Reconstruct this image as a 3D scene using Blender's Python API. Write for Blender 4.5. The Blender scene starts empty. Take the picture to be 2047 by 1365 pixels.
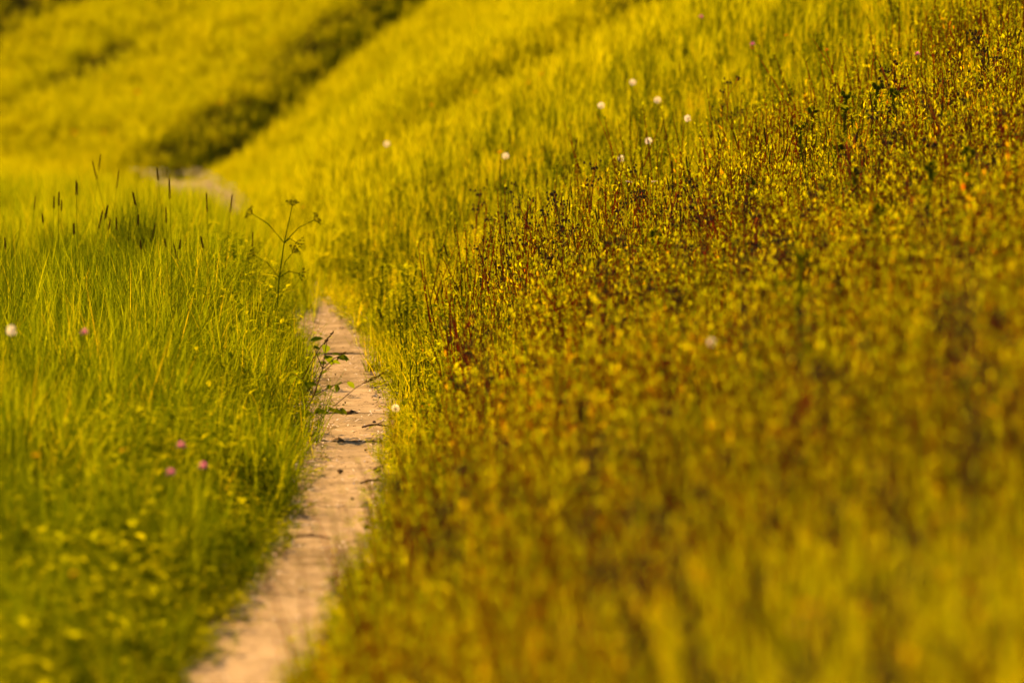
import bpy, math, random
import numpy as np
from mathutils import Vector
RND = random.Random(7)
C = bpy.context.scene; COL = C.collection
# ======================= camera, sky, sun, exposure =======================
cam_d = bpy.data.cameras.new('camera'); cam = bpy.data.objects.new('camera', cam_d); COL.objects.link(cam); C.camera = cam
cam.location = (0, 0, 2.3); cam.rotation_euler = (math.radians(90 - 4.335), 0, 0)
cam_d.lens = 200; cam_d.sensor_width = 36; cam_d.clip_start = 0.1; cam_d.clip_end = 3000
cam_d.dof.use_dof = True; cam_d.dof.focus_distance = 26.3; cam_d.dof.aperture_fstop = 2.5; cam_d.dof.aperture_blades = 9
SUN_EL, SUN_AZ = math.radians(35), math.radians(-16)          # azimuth from +Y towards +X
w = bpy.data.worlds.new('World'); C.world = w; w.use_nodes = True
nt = w.node_tree; bg = nt.nodes['Background']; sky = nt.nodes.new('ShaderNodeTexSky'); sky.sky_type = 'NISHITA'
sky.sun_disc = False; sky.sun_elevation = SUN_EL; sky.sun_rotation = SUN_AZ % (2 * math.pi); sky.dust_density = 1.0
nt.links.new(sky.outputs[0], bg.inputs['Color']); bg.inputs['Strength'].default_value = 0.05
sl = bpy.data.lights.new('sun', 'SUN'); sun = bpy.data.objects.new('sun', sl); COL.objects.link(sun)
sl.energy = 5.0; sl.angle = math.radians(0.5); sl.color = (1.0, 0.565, 0.22)
sun.rotation_euler = Vector((math.sin(SUN_AZ) * math.cos(SUN_EL), math.cos(SUN_AZ) * math.cos(SUN_EL), math.sin(SUN_EL))).to_track_quat('Z', 'Y').to_euler()
C.view_settings.view_transform = 'Standard'; C.view_settings.look = 'None'; C.view_settings.gamma = 1; C.view_settings.exposure = 2.82
C.render.engine = 'CYCLES'; C.cycles.max_bounces = 8; C.cycles.diffuse_bounces = 2; C.cycles.transmission_bounces = 5; C.cycles.use_denoising = True
# ---- terrain (metres; camera at the origin looking along +Y, path level z = 0) ----
_PK = np.array([[-30,-0.95],[0,-0.90],[10,-0.86],[14,-0.86],[17,-0.80],[19,-0.71],[21,-0.67],[22.5,-0.66],[24,-0.685],[26,-0.71],[28.5,-0.82],[30.4,-0.95],[32,-1.10],[33.5,-1.26],[36.2,-1.55],
                [40,-2.0],[45,-2.40],[49,-2.88],[53,-3.55],[57,-4.9],[62,-7.4],[70,-11.5],[90,-22],[140,-50],[400,-200]])
_PY = np.arange(-30, 400, 0.25)
_PX = np.interp(_PY, _PK[:,0], _PK[:,1])
_k = np.hanning(15); _k /= _k.sum()
_PX = np.convolve(np.pad(_PX, 7, mode='edge'), _k, mode='valid')
def path_x(y): return np.interp(y, _PY, _PX)
def sstep(a, b, t):
    u = np.clip((t-a)/(b-a), 0, 1); return u*u*(3-2*u)
def wob(x, y, f, p=0.0):
    return (np.sin(x*f*1.0+1.3+p)*np.cos(y*f*0.83-0.7*p) + 0.6*np.sin(x*f*1.9-y*f*1.3+2.1+p) + 0.4*np.sin(x*f*3.1+y*f*2.7+p*2))/2
def fold_y(x):  return 52.6 + 0.30*np.sin(x*0.9) + 0.04*np.sin(x*2.3+1)
def fold2_y(x): return 58.0 - 0.4*(x+4) + 0.25*np.sin(x*1.1)
def fold3_y(x): return 61.5 - 0.95*(x+5.2) + 0.25*np.sin(x*1.3+1)
def ground(x, y):
    x = np.asarray(x, float); y = np.asarray(y, float)
    s = x - path_x(y)
    sr = np.maximum(s-0.24, 0.0)
    k = np.interp(y, [0,26,40,52,60,80], [0.40,0.42,0.53,0.74,0.60,0.46])
    srl = 14*(1-np.exp(-sr/14))
    fr = sstep(42,50,y)
    zr = k*srl*(1+0.25*(1-fr)*np.exp(-((sr-0.6)/0.6)**2))*(1-fr*0.5*(1-sstep(0,1.9,sr))) + 0.012*np.minimum(sr,5)**2
    sl = np.maximum(-s-0.22, 0.0)
    win = sstep(15,23,y)*(1-sstep(32.5,38,y))
    zl = (0.22+0.02*sstep(26,28.5,y))*(1-0.4*sstep(0.8,2.0,sl))*win*sstep(0.0,0.9-0.45*sstep(25,29,y),sl) + 0.07*sstep(0,0.5,sl) - 0.015*np.minimum(sl,20)
    off = sstep(0.30, 1.0, np.abs(s))
    z = np.where(s > 0, zr, zl) + off*(1-0.9*sstep(44,51,y))*(0.035*wob(x,y,1.7) + 0.05*wob(x,y,0.55,2.0))
    z = z - 0.36*sstep(37,51,y)
    # folds of the hillside: a gully with a steep bank beyond it, facing the camera
    on = sstep(-0.3, 0.7, s)
    f = y - fold_y(x)
    z = z + on*(-0.08*np.exp(-((f+0.25)/0.7)**2) + 0.52*sstep(-0.15,0.95,f) - 0.22*sstep(2.0,9.0,f))
    f2 = y - fold2_y(x); z = z + on*(0.06*sstep(0,0.8,f2) - 0.05*sstep(1.0,4.0,f2))
    f3 = y - fold3_y(x); z = z + on*(0.34*sstep(0,0.8,f3) - 0.2*sstep(2.0,8.0,f3))
    # one soft swelling across the near bank
    g = y - (40.5 + 0.35*(x+0.4)); z = z + sstep(0.6,1.6,s)*(0.34*sstep(-0.2,1.0,g) - 0.34*sstep(1.2,8.0,g))
    return z
# ======================= materials =======================
def new_mat(name):
    m = bpy.data.materials.new(name); m.use_nodes = True
    nt = m.node_tree; nt.nodes.clear()
    out = nt.nodes.new('ShaderNodeOutputMaterial')
    return m, nt, out
def N(nt, t, **kw):
    n = nt.nodes.new(t)
    for k, v in kw.items(): setattr(n, k, v)
    return n
def ramp(nt, stops):
    r = N(nt, 'ShaderNodeValToRGB'); e = r.color_ramp.elements
    while len(e) < len(stops): e.new(0.5)
    for i, (p, c) in enumerate(stops):
        e[i].position = p; e[i].color = (*c, 1)
    return r
def leaf_mat(name, stops, transl=0.5, tcol=1.25, rough=0.5, spec=0.0, patch=0.35, pscale=0.9):
    """foliage: colour from a per-plant random, a per-leaf tint and large soft patches; partly translucent"""
    m, nt, out = new_mat(name); L = nt.links.new
    info = N(nt, 'ShaderNodeObjectInfo')
    att = N(nt, 'ShaderNodeAttribute'); att.attribute_name = 'tint'
    geo = N(nt, 'ShaderNodeNewGeometry')
    no = N(nt, 'ShaderNodeTexNoise'); no.inputs['Scale'].default_value = pscale; no.inputs['Detail'].default_value = 3
    L(geo.outputs['Position'], no.inputs['Vector'])
    a = N(nt, 'ShaderNodeMath', operation='MULTIPLY'); a.inputs[1].default_value = 0.26; L(info.outputs['Random'], a.inputs[0])
    b = N(nt, 'ShaderNodeMath', operation='MULTIPLY_ADD'); b.inputs[1].default_value = 0.70; L(att.outputs['Fac'], b.inputs[0]); L(a.outputs[0], b.inputs[2])
    c = N(nt, 'ShaderNodeMath', operation='MULTIPLY_ADD'); c.inputs[1].default_value = patch * 2; L(no.outputs['Fac'], c.inputs[0]); L(b.outputs[0], c.inputs[2])
    d = N(nt, 'ShaderNodeMath', operation='SUBTRACT'); d.inputs[1].default_value = patch - 0.02; L(c.outputs[0], d.inputs[0])
    r = ramp(nt, stops); L(d.outputs[0], r.inputs['Fac'])
    p = N(nt, 'ShaderNodeBsdfPrincipled'); L(r.outputs['Color'], p.inputs['Base Color'])
    p.inputs['Roughness'].default_value = rough; p.inputs['Specular IOR Level'].default_value = spec
    p.inputs['Specular Tint'].default_value = (1.0, 0.85, 0.35, 1)
    if transl > 0:
        t = N(nt, 'ShaderNodeBsdfTranslucent')
        mul = N(nt, 'ShaderNodeMix', data_type='RGBA', blend_type='MULTIPLY'); mul.inputs['Factor'].default_value = 1
        L(r.outputs['Color'], mul.inputs[6]); mul.inputs[7].default_value = (tcol * 1.02, tcol, tcol * 0.5, 1)
        L(mul.outputs[2], t.inputs['Color'])
        mx = N(nt, 'ShaderNodeMixShader'); mx.inputs[0].default_value = transl
        L(p.outputs[0], mx.inputs[1]); L(t.outputs[0], mx.inputs[2]); L(mx.outputs[0], out.inputs['Surface'])
    else:
        L(p.outputs[0], out.inputs['Surface'])
    return m
def plain_mat(name, col, rough=0.6, transl=0.0, spec=0.0):
    m, nt, out = new_mat(name); L = nt.links.new
    no = N(nt, 'ShaderNodeTexNoise'); no.inputs['Scale'].default_value = 60
    geo = N(nt, 'ShaderNodeNewGeometry'); L(geo.outputs['Position'], no.inputs['Vector'])
    r = ramp(nt, [(0.3, tuple(c * 0.75 for c in col)), (0.7, tuple(min(1, c * 1.2) for c in col))]); L(no.outputs['Fac'], r.inputs['Fac'])
    p = N(nt, 'ShaderNodeBsdfPrincipled'); L(r.outputs['Color'], p.inputs['Base Color'])
    p.inputs['Roughness'].default_value = rough; p.inputs['Specular IOR Level'].default_value = spec
    if transl:
        t = N(nt, 'ShaderNodeBsdfTranslucent'); L(r.outputs['Color'], t.inputs['Color'])
        mx = N(nt, 'ShaderNodeMixShader'); mx.inputs[0].default_value = transl
        L(p.outputs[0], mx.inputs[1]); L(t.outputs[0], mx.inputs[2]); L(mx.outputs[0], out.inputs['Surface'])
    else: L(p.outputs[0], out.inputs['Surface'])
    return m

M = {}
M['meadow'] = leaf_mat('meadow grass', [(0.0, (0.014, 0.022, 0.0005)), (0.35, (0.075, 0.088, 0.0007)), (0.7, (0.18, 0.178, 0.001)), (1.0, (0.28, 0.19, 0.003))], 0.5, tcol=1.5)
M['tall'] = leaf_mat('tall lush grass', [(0.0, (0.010, 0.020, 0.0004)), (0.40, (0.044, 0.064, 0.0006)), (0.75, (0.122, 0.142, 0.0008)), (1.0, (0.22, 0.165, 0.003))], 0.5, tcol=1.5, rough=0.4, spec=0.0, patch=0.5)
M['far'] = leaf_mat('far slope grass', [(0.0, (0.105, 0.12, 0.0006)), (0.5, (0.132, 0.14, 0.0007)), (1.0, (0.165, 0.155, 0.001))], 0.58, patch=0.4, pscale=0.4)
M['mid'] = leaf_mat('rank grass', [(0.0, (0.04, 0.06, 0.0005)), (0.5, (0.085, 0.105, 0.0007)), (1.0, (0.15, 0.14, 0.001))], 0.55, tcol=1.35, patch=0.45)
M['weed'] = leaf_mat('weed leaves', [(0.0, (0.036, 0.042, 0.0005)), (0.30, (0.118, 0.130, 0.0007)), (0.58, (0.205, 0.192, 0.001)), (0.80, (0.23, 0.112, 0.002)), (1.0, (0.21, 0.040, 0.003))], 0.5, tcol=1.55, patch=0.62, pscale=1.6)
M['weed_stem'] = leaf_mat('weed stems', [(0.0, (0.10, 0.038, 0.002)), (0.5, (0.21, 0.042, 0.003)), (1.0, (0.32, 0.034, 0.004))], 0.3)
M['herb'] = leaf_mat('verge herb leaves', [(0.0, (0.035, 0.050, 0.0006)), (0.5, (0.125, 0.140, 0.0008)), (1.0, (0.21, 0.20, 0.001))], 0.5, tcol=1.3, rough=0.5, spec=0.0)
M['spike'] = leaf_mat('brown grass spikes', [(0.0, (0.04, 0.024, 0.003)), (0.5, (0.075, 0.04, 0.004)), (1.0, (0.11, 0.06, 0.006))], 0.2)
M['red_stem'] = plain_mat('red stem', (0.22, 0.032, 0.006), 0.5, 0.15)
M['dark_seed'] = plain_mat('dark seeds', (0.035, 0.022, 0.008), 0.6)
M['thistle'] = leaf_mat('thistle green', [(0.0, (0.035, 0.045, 0.001)), (0.5, (0.065, 0.075, 0.001)), (1.0, (0.12, 0.125, 0.002))], 0.45)
M['dark_grass'] = leaf_mat('dark grass', [(0.0, (0.014, 0.025, 0.0005)), (0.6, (0.035, 0.05, 0.0007)), (1.0, (0.08, 0.09, 0.001))], 0.35)
M['green_stem'] = plain_mat('green stem', (0.10, 0.115, 0.002), 0.45, 0.3)
M['pappus'] = plain_mat('white fluff', (0.70, 0.64, 0.48), 0.5, 0.5)
M['petal_white'] = plain_mat('white petals', (0.55, 0.52, 0.42), 0.5, 0.45)
M['petal_pink'] = plain_mat('pink petals', (0.42, 0.085, 0.24), 0.5, 0.4)
M['petal_orange'] = plain_mat('orange yellow petals', (0.50, 0.17, 0.006), 0.5, 0.4)
M['petal_yellow'] = plain_mat('yellow petals', (0.50, 0.30, 0.006), 0.5, 0.4)
M['umbel'] = plain_mat('green yellow umbels', (0.26, 0.24, 0.005), 0.5, 0.55)
M['shoot_leaf'] = leaf_mat('broad leaves', [(0.0, (0.035, 0.055, 0.001)), (1.0, (0.10, 0.13, 0.0015))], 0.5, rough=0.5, spec=0.0)
M['bark'] = plain_mat('brown bark', (0.07, 0.035, 0.015), 0.6)
M['dry'] = leaf_mat('dry stem', [(0.0, (0.055, 0.025, 0.008)), (1.0, (0.12, 0.045, 0.012))], 0.05)
M['stone'] = plain_mat('grey brown stone', (0.075, 0.05, 0.03), 0.9, 0, 0.0)
M['straw'] = leaf_mat('straw and fallen leaves', [(0.0, (0.02, 0.011, 0.004)), (0.5, (0.09, 0.055, 0.02)), (1.0, (0.26, 0.20, 0.10))], 0.2)
M['fleck'] = plain_mat('white flecks', (0.42, 0.39, 0.31), 0.5, 0.2)

def ground_mat():
    m, nt, out = new_mat('soil and thatch'); L = nt.links.new
    geo = N(nt, 'ShaderNodeNewGeometry')
    n1 = N(nt, 'ShaderNodeTexNoise'); n1.inputs['Scale'].default_value = 2.2; n1.inputs['Detail'].default_value = 6
    n2 = N(nt, 'ShaderNodeTexNoise'); n2.inputs['Scale'].default_value = 55; n2.inputs['Detail'].default_value = 4
    L(geo.outputs['Position'], n1.inputs['Vector']); L(geo.outputs['Position'], n2.inputs['Vector'])
    r1 = ramp(nt, [(0.3, (0.024, 0.015, 0.003)), (0.7, (0.04, 0.034, 0.003))]); L(n1.outputs['Fac'], r1.inputs['Fac'])
    r2 = ramp(nt, [(0.3, (0.5, 0.5, 0.5)), (0.7, (1.2, 1.2, 1.2))]); L(n2.outputs['Fac'], r2.inputs['Fac'])
    mx = N(nt, 'ShaderNodeMix', data_type='RGBA', blend_type='MULTIPLY'); mx.inputs['Factor'].default_value = 1
    L(r1.outputs['Color'], mx.inputs[6]); L(r2.outputs['Color'], mx.inputs[7])
    p = N(nt, 'ShaderNodeBsdfPrincipled'); p.inputs['Roughness'].default_value = 1.0; p.inputs['Specular IOR Level'].default_value = 0.0; L(mx.outputs[2], p.inputs['Base Color'])
    b = N(nt, 'ShaderNodeBump'); b.inputs['Strength'].default_value = 0.6; b.inputs['Distance'].default_value = 0.02
    L(n2.outputs['Fac'], b.inputs['Height']); L(b.outputs[0], p.inputs['Normal'])
    L(p.outputs[0], out.inputs['Surface']); return m
def slab_mat(name, dark, light):
    m, nt, out = new_mat(name); L = nt.links.new
    geo = N(nt, 'ShaderNodeNewGeometry'); info = N(nt, 'ShaderNodeObjectInfo')
    n1 = N(nt, 'ShaderNodeTexNoise'); n1.inputs['Scale'].default_value = 5; n1.inputs['Detail'].default_value = 5
    n2 = N(nt, 'ShaderNodeTexNoise'); n2.inputs['Scale'].default_value = 160; n2.inputs['Detail'].default_value = 3
    n3 = N(nt, 'ShaderNodeTexVoronoi'); n3.inputs['Scale'].default_value = 95
    for n in (n1, n2, n3): L(geo.outputs['Position'], n.inputs['Vector'])
    a = N(nt, 'ShaderNodeMath', operation='MULTIPLY_ADD'); a.inputs[1].default_value = 0.25; L(info.outputs['Random'], a.inputs[0]); L(n1.outputs['Fac'], a.inputs[2])
    r1 = ramp(nt, [(0.38, dark), (0.82, light)]); L(a.outputs[0], r1.inputs['Fac'])
    r2 = ramp(nt, [(0.32, (0.55, 0.52, 0.48)), (0.5, (1, 1, 1)), (0.72, (1.2, 1.2, 1.2))]); L(n2.outputs['Fac'], r2.inputs['Fac'])
    mx = N(nt, 'ShaderNodeMix', data_type='RGBA', blend_type='MULTIPLY'); mx.inputs['Factor'].default_value = 0.8
    L(r1.outputs['Color'], mx.inputs[6]); L(r2.outputs['Color'], mx.inputs[7])
    p = N(nt, 'ShaderNodeBsdfPrincipled'); p.inputs['Roughness'].default_value = 1.0; p.inputs['Specular IOR Level'].default_value = 0.0
    L(mx.outputs[2], p.inputs['Base Color'])
    ad = N(nt, 'ShaderNodeMath', operation='ADD'); L(n2.outputs['Fac'], ad.inputs[0]); L(n3.outputs['Distance'], ad.inputs[1])
    b = N(nt, 'ShaderNodeBump'); b.inputs['Strength'].default_value = 0.35; b.inputs['Distance'].default_value = 0.006
    L(ad.outputs[0], b.inputs['Height']); L(b.outputs[0], p.inputs['Normal'])
    L(p.outputs[0], out.inputs['Surface']); return m
M['ground'] = ground_mat()
M['slab'] = slab_mat('worn concrete', (0.082, 0.066, 0.035), (0.172, 0.140, 0.082))
M['bed'] = slab_mat('sandy bed', (0.03, 0.019, 0.008), (0.07, 0.045, 0.02))

# ======================= mesh helpers =======================
class MB:
    """collects polygons with a material slot and a per-face tint"""
    def __init__(s): s.v = []; s.f = []; s.mi = []; s.t = []
    def face(s, pts, mi=0, t=0.5):
        b = len(s.v); s.v.extend([tuple(p) for p in pts]); s.f.append(tuple(range(b, b + len(pts)))); s.mi.append(mi); s.t.append(t)
    def strip(s, rows, mi=0, t=0.5):
        b = len(s.v)
        for r in rows: s.v.extend([tuple(p) for p in r])
        for i in range(len(rows) - 1):
            a = b + 2 * i; s.f.append((a, a + 1, a + 3, a + 2)); s.mi.append(mi); s.t.append(t)
    def tube(s, pts, radii, n=5, mi=0, t=0.5, cap=True):
        pts = [Vector(p) for p in pts]; b = len(s.v)
        for i, p in enumerate(pts):
            d = (pts[min(i + 1, len(pts) - 1)] - pts[max(i - 1, 0)]).normalized()
            u = d.orthogonal().normalized() if abs(d.z) < 0.9 else d.cross(Vector((0, 1, 0))).normalized()
            w = d.cross(u)
            for k in range(n):
                an = 2 * math.pi * k / n
                s.v.append(tuple(p + (u * math.cos(an) + w * math.sin(an)) * radii[i]))
        for i in range(len(pts) - 1):
            for k in range(n):
                a = b + i * n + k; c = b + i * n + (k + 1) % n
                s.f.append((a, c, c + n, a + n)); s.mi.append(mi); s.t.append(t)
        if cap:
            s.f.append(tuple(b + (len(pts) - 1) * n + k for k in range(n))); s.mi.append(mi); s.t.append(t)
    def blob(s, c, rx, ry, rz, mi=0, t=0.5, n=6, m=4, axis=None, jit=0.0):
        q = Vector((0, 0, 1)).rotation_difference(Vector(axis).normalized()) if axis is not None else None
        b = len(s.v); c = Vector(c)
        for i in range(m + 1):
            th = math.pi * i / m
            for k in range(n):
                an = 2 * math.pi * k / n; j = 1 + RND.uniform(-jit, jit)
                p = Vector((rx * math.sin(th) * math.cos(an) * j, ry * math.sin(th) * math.sin(an) * j, rz * math.cos(th) * j))
                if q: p = q @ p
                s.v.append(tuple(c + p))
        for i in range(m):
            for k in range(n):
                a = b + i * n + k; d = b + i * n + (k + 1) % n
                s.f.append((a, a + n, d + n, d)); s.mi.append(mi); s.t.append(t)
    def leaf(s, base, d, up, L, W, mi=0, t=0.5, fold=0.25, curl=0.25):
        """a pointed leaf with a fold along the midrib, bending down to the tip"""
        base = Vector(base); d = Vector(d).normalized(); side = d.cross(Vector(up))
        side = side.normalized() if side.length > 1e-4 else d.orthogonal().normalized()
        nrm = side.cross(d).normalized()
        prof = [(0, 0.08), (0.25, 0.8), (0.5, 1.0), (0.78, 0.62), (1.0, 0.0)]
        mid = []; le = []; ri = []
        for u, w in prof:
            m0 = base + d * (L * u) - nrm * (curl * L * u * u)
            mid.append(m0); le.append(m0 + side * (W * w / 2) + nrm * (fold * W * w / 2)); ri.append(m0 - side * (W * w / 2) + nrm * (fold * W * w / 2))
        b = len(s.v)
        for a in (le, mid, ri): s.v.extend([tuple(p) for p in a])
        k = len(prof)
        for i in range(k - 1):
            s.f.append((b + i, b + i + 1, b + k + i + 1, b + k + i)); s.f.append((b + k + i, b + k + i + 1, b + 2 * k + i + 1, b + 2 * k + i))
            s.mi += [mi, mi]; s.t += [t, t]
    def blade(s, base, az, H, W, lean, bend, nseg=4, mi=0, t=0.5, twist=0.0):
        """a grass blade: a tapering ribbon that leans and bends over towards az"""
        x, y, z = base; rows = []; ang = lean; px, pz = 0.0, 0.0; step = H / nseg
        for i in range(nseg + 1):
            u = i / nseg; w = W * (1 - u ** 1.6) * (0.65 + 0.7 * u if u < 0.5 else 1.0) / 2 + 0.0002
            fa = az + math.pi / 2 + twist * u
            cx, cy = x + px * math.cos(az), y + px * math.sin(az)
            dx, dy = math.cos(fa) * w, math.sin(fa) * w
            rows.append(((cx - dx, cy - dy, z + pz), (cx + dx, cy + dy, z + pz)))
            px += math.sin(ang) * step; pz += math.cos(ang) * step; ang += bend * (0.4 + u) / nseg * 1.6
        s.strip(rows, mi, t)
        return (x + px * math.cos(az), y + px * math.sin(az), z + pz), ang
    def mesh(s, name, mats, smooth=False):
        me = bpy.data.meshes.new(name); me.from_pydata(s.v, [], s.f)
        for m in mats: me.materials.append(m)
        me.polygons.foreach_set('material_index', np.array(s.mi, dtype=np.int32))
        at = me.attributes.new('tint', 'FLOAT', 'FACE'); at.data.foreach_set('value', np.array(s.t, dtype=np.float32))
        if smooth: me.polygons.foreach_set('use_smooth', np.ones(len(s.f), dtype=bool))
        me.update(); return me

def link_obj(name, me, parent=None):
    o = bpy.data.objects.new(name, me); COL.objects.link(o)
    if parent is not None: o.parent = parent
    return o
def empty(name, loc, label, cat, group=None, rz=0.0):
    o = bpy.data.objects.new(name, None); COL.objects.link(o); o.empty_display_size = 0.05
    o.location = loc; o.rotation_euler = (0, 0, rz); o['label'] = label; o['category'] = cat
    if group: o['group'] = group
    return o
def copy_tree(o, parent=None):
    c = o.copy(); COL.objects.link(c)
    if parent is not None: c.parent = parent
    for ch in KIDS.get(o.name, []): copy_child(ch, c)
    return c
def copy_child(o, parent):
    c = o.copy(); COL.objects.link(c); c.parent = parent
    for ch in KIDS.get(o.name, []): copy_child(ch, c)
KIDS = {}
def part(name, mb, mats, parent, smooth=True, label=None):
    o = link_obj(name, mb.mesh(name, mats, smooth), parent); KIDS.setdefault(parent.name, []).append(o)
    if label: o['label'] = label
    return o
def part_me(name, me, parent, loc=None, rot=None, scale=None):
    o = link_obj(name, me, parent); KIDS.setdefault(parent.name, []).append(o)
    if loc is not None: o.location = loc
    if rot is not None: o.rotation_euler = rot
    if scale is not None: o.scale = (scale,) * 3
    return o
def g1(x, y): return float(ground(x, y))

# ======================= setting: ground, path =======================
def build_ground():
    xs = np.concatenate([-np.geomspace(400, 9.2, 26), np.arange(-9, 6.01, 0.10), np.geomspace(6.3, 400, 26)])
    ys = np.concatenate([-np.geomspace(120, 2, 14), np.arange(-1, 8, 0.4), np.arange(8, 40, 0.14), np.arange(40, 51.5, 0.12), np.arange(51.5, 54.5, 0.05), np.arange(54.5, 90, 0.16), np.geomspace(90.5, 900, 40)])
    X, Y = np.meshgrid(xs, ys); Z = ground(X, Y)
    co = np.stack([X, Y, Z], -1).reshape(-1, 3); nx, ny = len(xs), len(ys)
    i = np.arange(nx * ny).reshape(ny, nx)
    q = np.stack([i[:-1, :-1], i[:-1, 1:], i[1:, 1:], i[1:, :-1]], -1).reshape(-1, 4)
    me = bpy.data.meshes.new('ground'); me.vertices.add(len(co)); me.vertices.foreach_set('co', co.ravel())
    me.loops.add(q.size); me.loops.foreach_set('vertex_index', q.ravel().astype(np.int32))
    me.polygons.add(len(q)); me.polygons.foreach_set('loop_start', np.arange(0, q.size, 4, dtype=np.int32))
    me.polygons.foreach_set('use_smooth', np.ones(len(q), dtype=bool))
    me.update(calc_edges=True); me.materials.append(M['ground'])
    o = link_obj('ground', me); o['kind'] = 'structure'
build_ground()

def build_path():
    mb = MB(); rows = []
    for y in np.arange(4, 49, 0.25):
        px = float(path_x(y)); rows.append(((px - 0.25, y, 0.004 + g1(px, y)), (px + 0.25, y, 0.004 + g1(px, y))))
    mb.strip(rows)
    p = link_obj('path', mb.mesh('path', [M['bed']])); p['kind'] = 'structure'
    ys = [7.0, 8.35, 9.7, 11.0, 12.3, 13.65, 14.95, 16.3, 17.65, 19.0, 20.35, 21.75, 23.1, 24.45, 25.8, 27.2, 28.0, 29.3, 30.7, 32.0, 33.3]
    while ys[-1] < 47.7: ys.append(ys[-1] + 1.35)
    for a, b in zip(ys[:-1], ys[1:]):
        gap = RND.choice((0.004, 0.006, 0.008, 0.014)); tilt = RND.uniform(-0.003, 0.003); roll = RND.uniform(-0.005, 0.005); lift = RND.uniform(0.012, 0.017)
        if a in (25.8, 24.45, 29.3): lift += 0.005; tilt = -0.002; gap = 0.018
        nu, nv = 7, 9; W = 0.225 + RND.uniform(-0.01, 0.015)
        v = []; f = []
        for j in range(nv + 1):
            for i in range(nu + 1):
                u = i / nu * 2 - 1; w = j / nv; y = a + gap / 2 + (b - a - gap) * w; x = float(path_x(y)) + u * W
                if j in (0, nv): y += RND.uniform(-0.012, 0.012)
                if i in (0, nu): x += RND.uniform(-0.02, 0.012) * (1 if i else -1)
                edge = -0.002 if (j in (0, nv) or i in (0, nu)) else 0
                v.append((x, y, lift + tilt * (w * 2 - 1) + roll * u + edge + RND.uniform(-0.002, 0.002)))
        R = nu + 1
        for j in range(nv):
            for i in range(nu):
                k = j * R + i; f.append((k, k + 1, k + R + 1, k + R))
        per = [i for i in range(R)] + [j * R + nu for j in range(1, nv + 1)] + [nv * R + i for i in range(nu - 1, -1, -1)] + [j * R for j in range(nv - 1, 0, -1)]
        b0 = len(v)
        for k in per: v.append((v[k][0], v[k][1], -0.05))
        n = len(per)
        for k in range(n): f.append((per[k], b0 + k, b0 + (k + 1) % n, per[(k + 1) % n]))
        me = bpy.data.meshes.new('paving_slab'); me.from_pydata(v, [], f); me.materials.append(M['slab']); me.update()
        link_obj('paving_slab', me, p)
build_path()

# ======================= prototypes for the mass of vegetation =======================
def fine_tuft(mats, n, rad, hmin, hmax, wmin, wmax, lean=0.28, bend=0.6, heads=0.0, azb=None):
    mb = MB()
    for i in range(n):
        r = rad * math.sqrt(RND.random()); a = RND.uniform(0, 6.283)
        az = RND.uniform(0, 6.283) if azb is None or RND.random() < 0.45 else azb + RND.gauss(0, 0.6)
        h = RND.uniform(hmin, hmax)
        tp, an = mb.blade((r * math.cos(a), r * math.sin(a), -0.02), az, h, RND.uniform(wmin, wmax), abs(RND.gauss(0, lean)), abs(RND.gauss(0, bend)), 4, 0, RND.random(), RND.uniform(-0.8, 0.8))
        if RND.random() < heads:
            h2 = hmax * RND.uniform(1.05, 1.4); x = r * math.cos(a); y = r * math.sin(a); l = RND.uniform(0.02, 0.14)
            dx, dy = math.cos(az) * l, math.sin(az) * l
            mb.tube([(x, y, 0), (x + dx * h2 * .5, y + dy * h2 * .5, h2 * 0.55), (x + dx * h2 * 1.4, y + dy * h2 * 1.4, h2)], [0.0012, 0.0010, 0.0007], 3, 1, RND.random(), False)
            mb.blob((x + dx * h2 * 1.5, y + dy * h2 * 1.5, h2 + 0.025), 0.0042, 0.0042, 0.035, 1, RND.random(), 5, 4, (dx, dy, 1))
    return mb.mesh('tuft', mats)
def weed_tuft(hmin, hmax, nst, rad, leaf_l=(0.016, 0.042), dens=(48, 72), wid=0.17, mats=('weed', 'weed_stem'), top=0.85):
    """upright stems set with many small curled leaves"""
    mb = MB()
    for i in range(nst):
        r = rad * math.sqrt(RND.random()); a = RND.uniform(0, 6.283); x, y = r * math.cos(a), r * math.sin(a)
        h = RND.uniform(hmin, hmax); lx, ly = RND.gauss(0, 0.10), RND.gauss(0, 0.10)
        pts = [Vector((x + lx * h * u * u + 0.01 * math.sin(5 * u + i), y + ly * h * u * u, h * u - 0.02)) for u in (0, 0.3, 0.6, 0.85, 1)]
        mb.tube(pts, [0.0042, 0.0038, 0.0030, 0.0020, 0.0009], 4, 1, RND.random(), False)
        nl = int(h * RND.uniform(*dens)); 
        for k in range(nl):
            u = 1 - top * ((k + RND.random()) / nl) ** 1.5; j = min(int(u * 4), 3)
            us = (0, 0.3, 0.6, 0.85, 1); j = max(q for q in range(4) if us[q] <= u or q == 0)
            p = pts[j].lerp(pts[j + 1], (u - us[j]) / (us[j + 1] - us[j]))
            an = k * 2.4 + RND.uniform(-.5, .5); el = RND.uniform(0.35, 1.4)
            d = Vector((math.cos(an) * math.cos(el), math.sin(an) * math.cos(el), math.sin(el)))
            L = RND.uniform(*leaf_l) * (1.15 - 0.45 * u)
            tt = min(1, max(0, RND.gauss(0.45 + 0.45 * (0.5 - u), 0.25)))
            s_ = d.cross(Vector((0, 0, 1))).normalized() * L * wid; n_ = Vector((0, 0, -L * RND.uniform(0.0, 0.35)))
            m_ = p + d * L * 0.5; e_ = p + d * L + n_
            b = len(mb.v); mb.v.extend([tuple(p), tuple(m_ + s_), tuple(e_), tuple(m_ - s_)])
            mb.f += [(b, b + 1, b + 2, b + 3)]; mb.mi += [0]; mb.t += [tt]
    return mb.mesh('weed', [M[mats[0]], M[mats[1]]])
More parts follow.
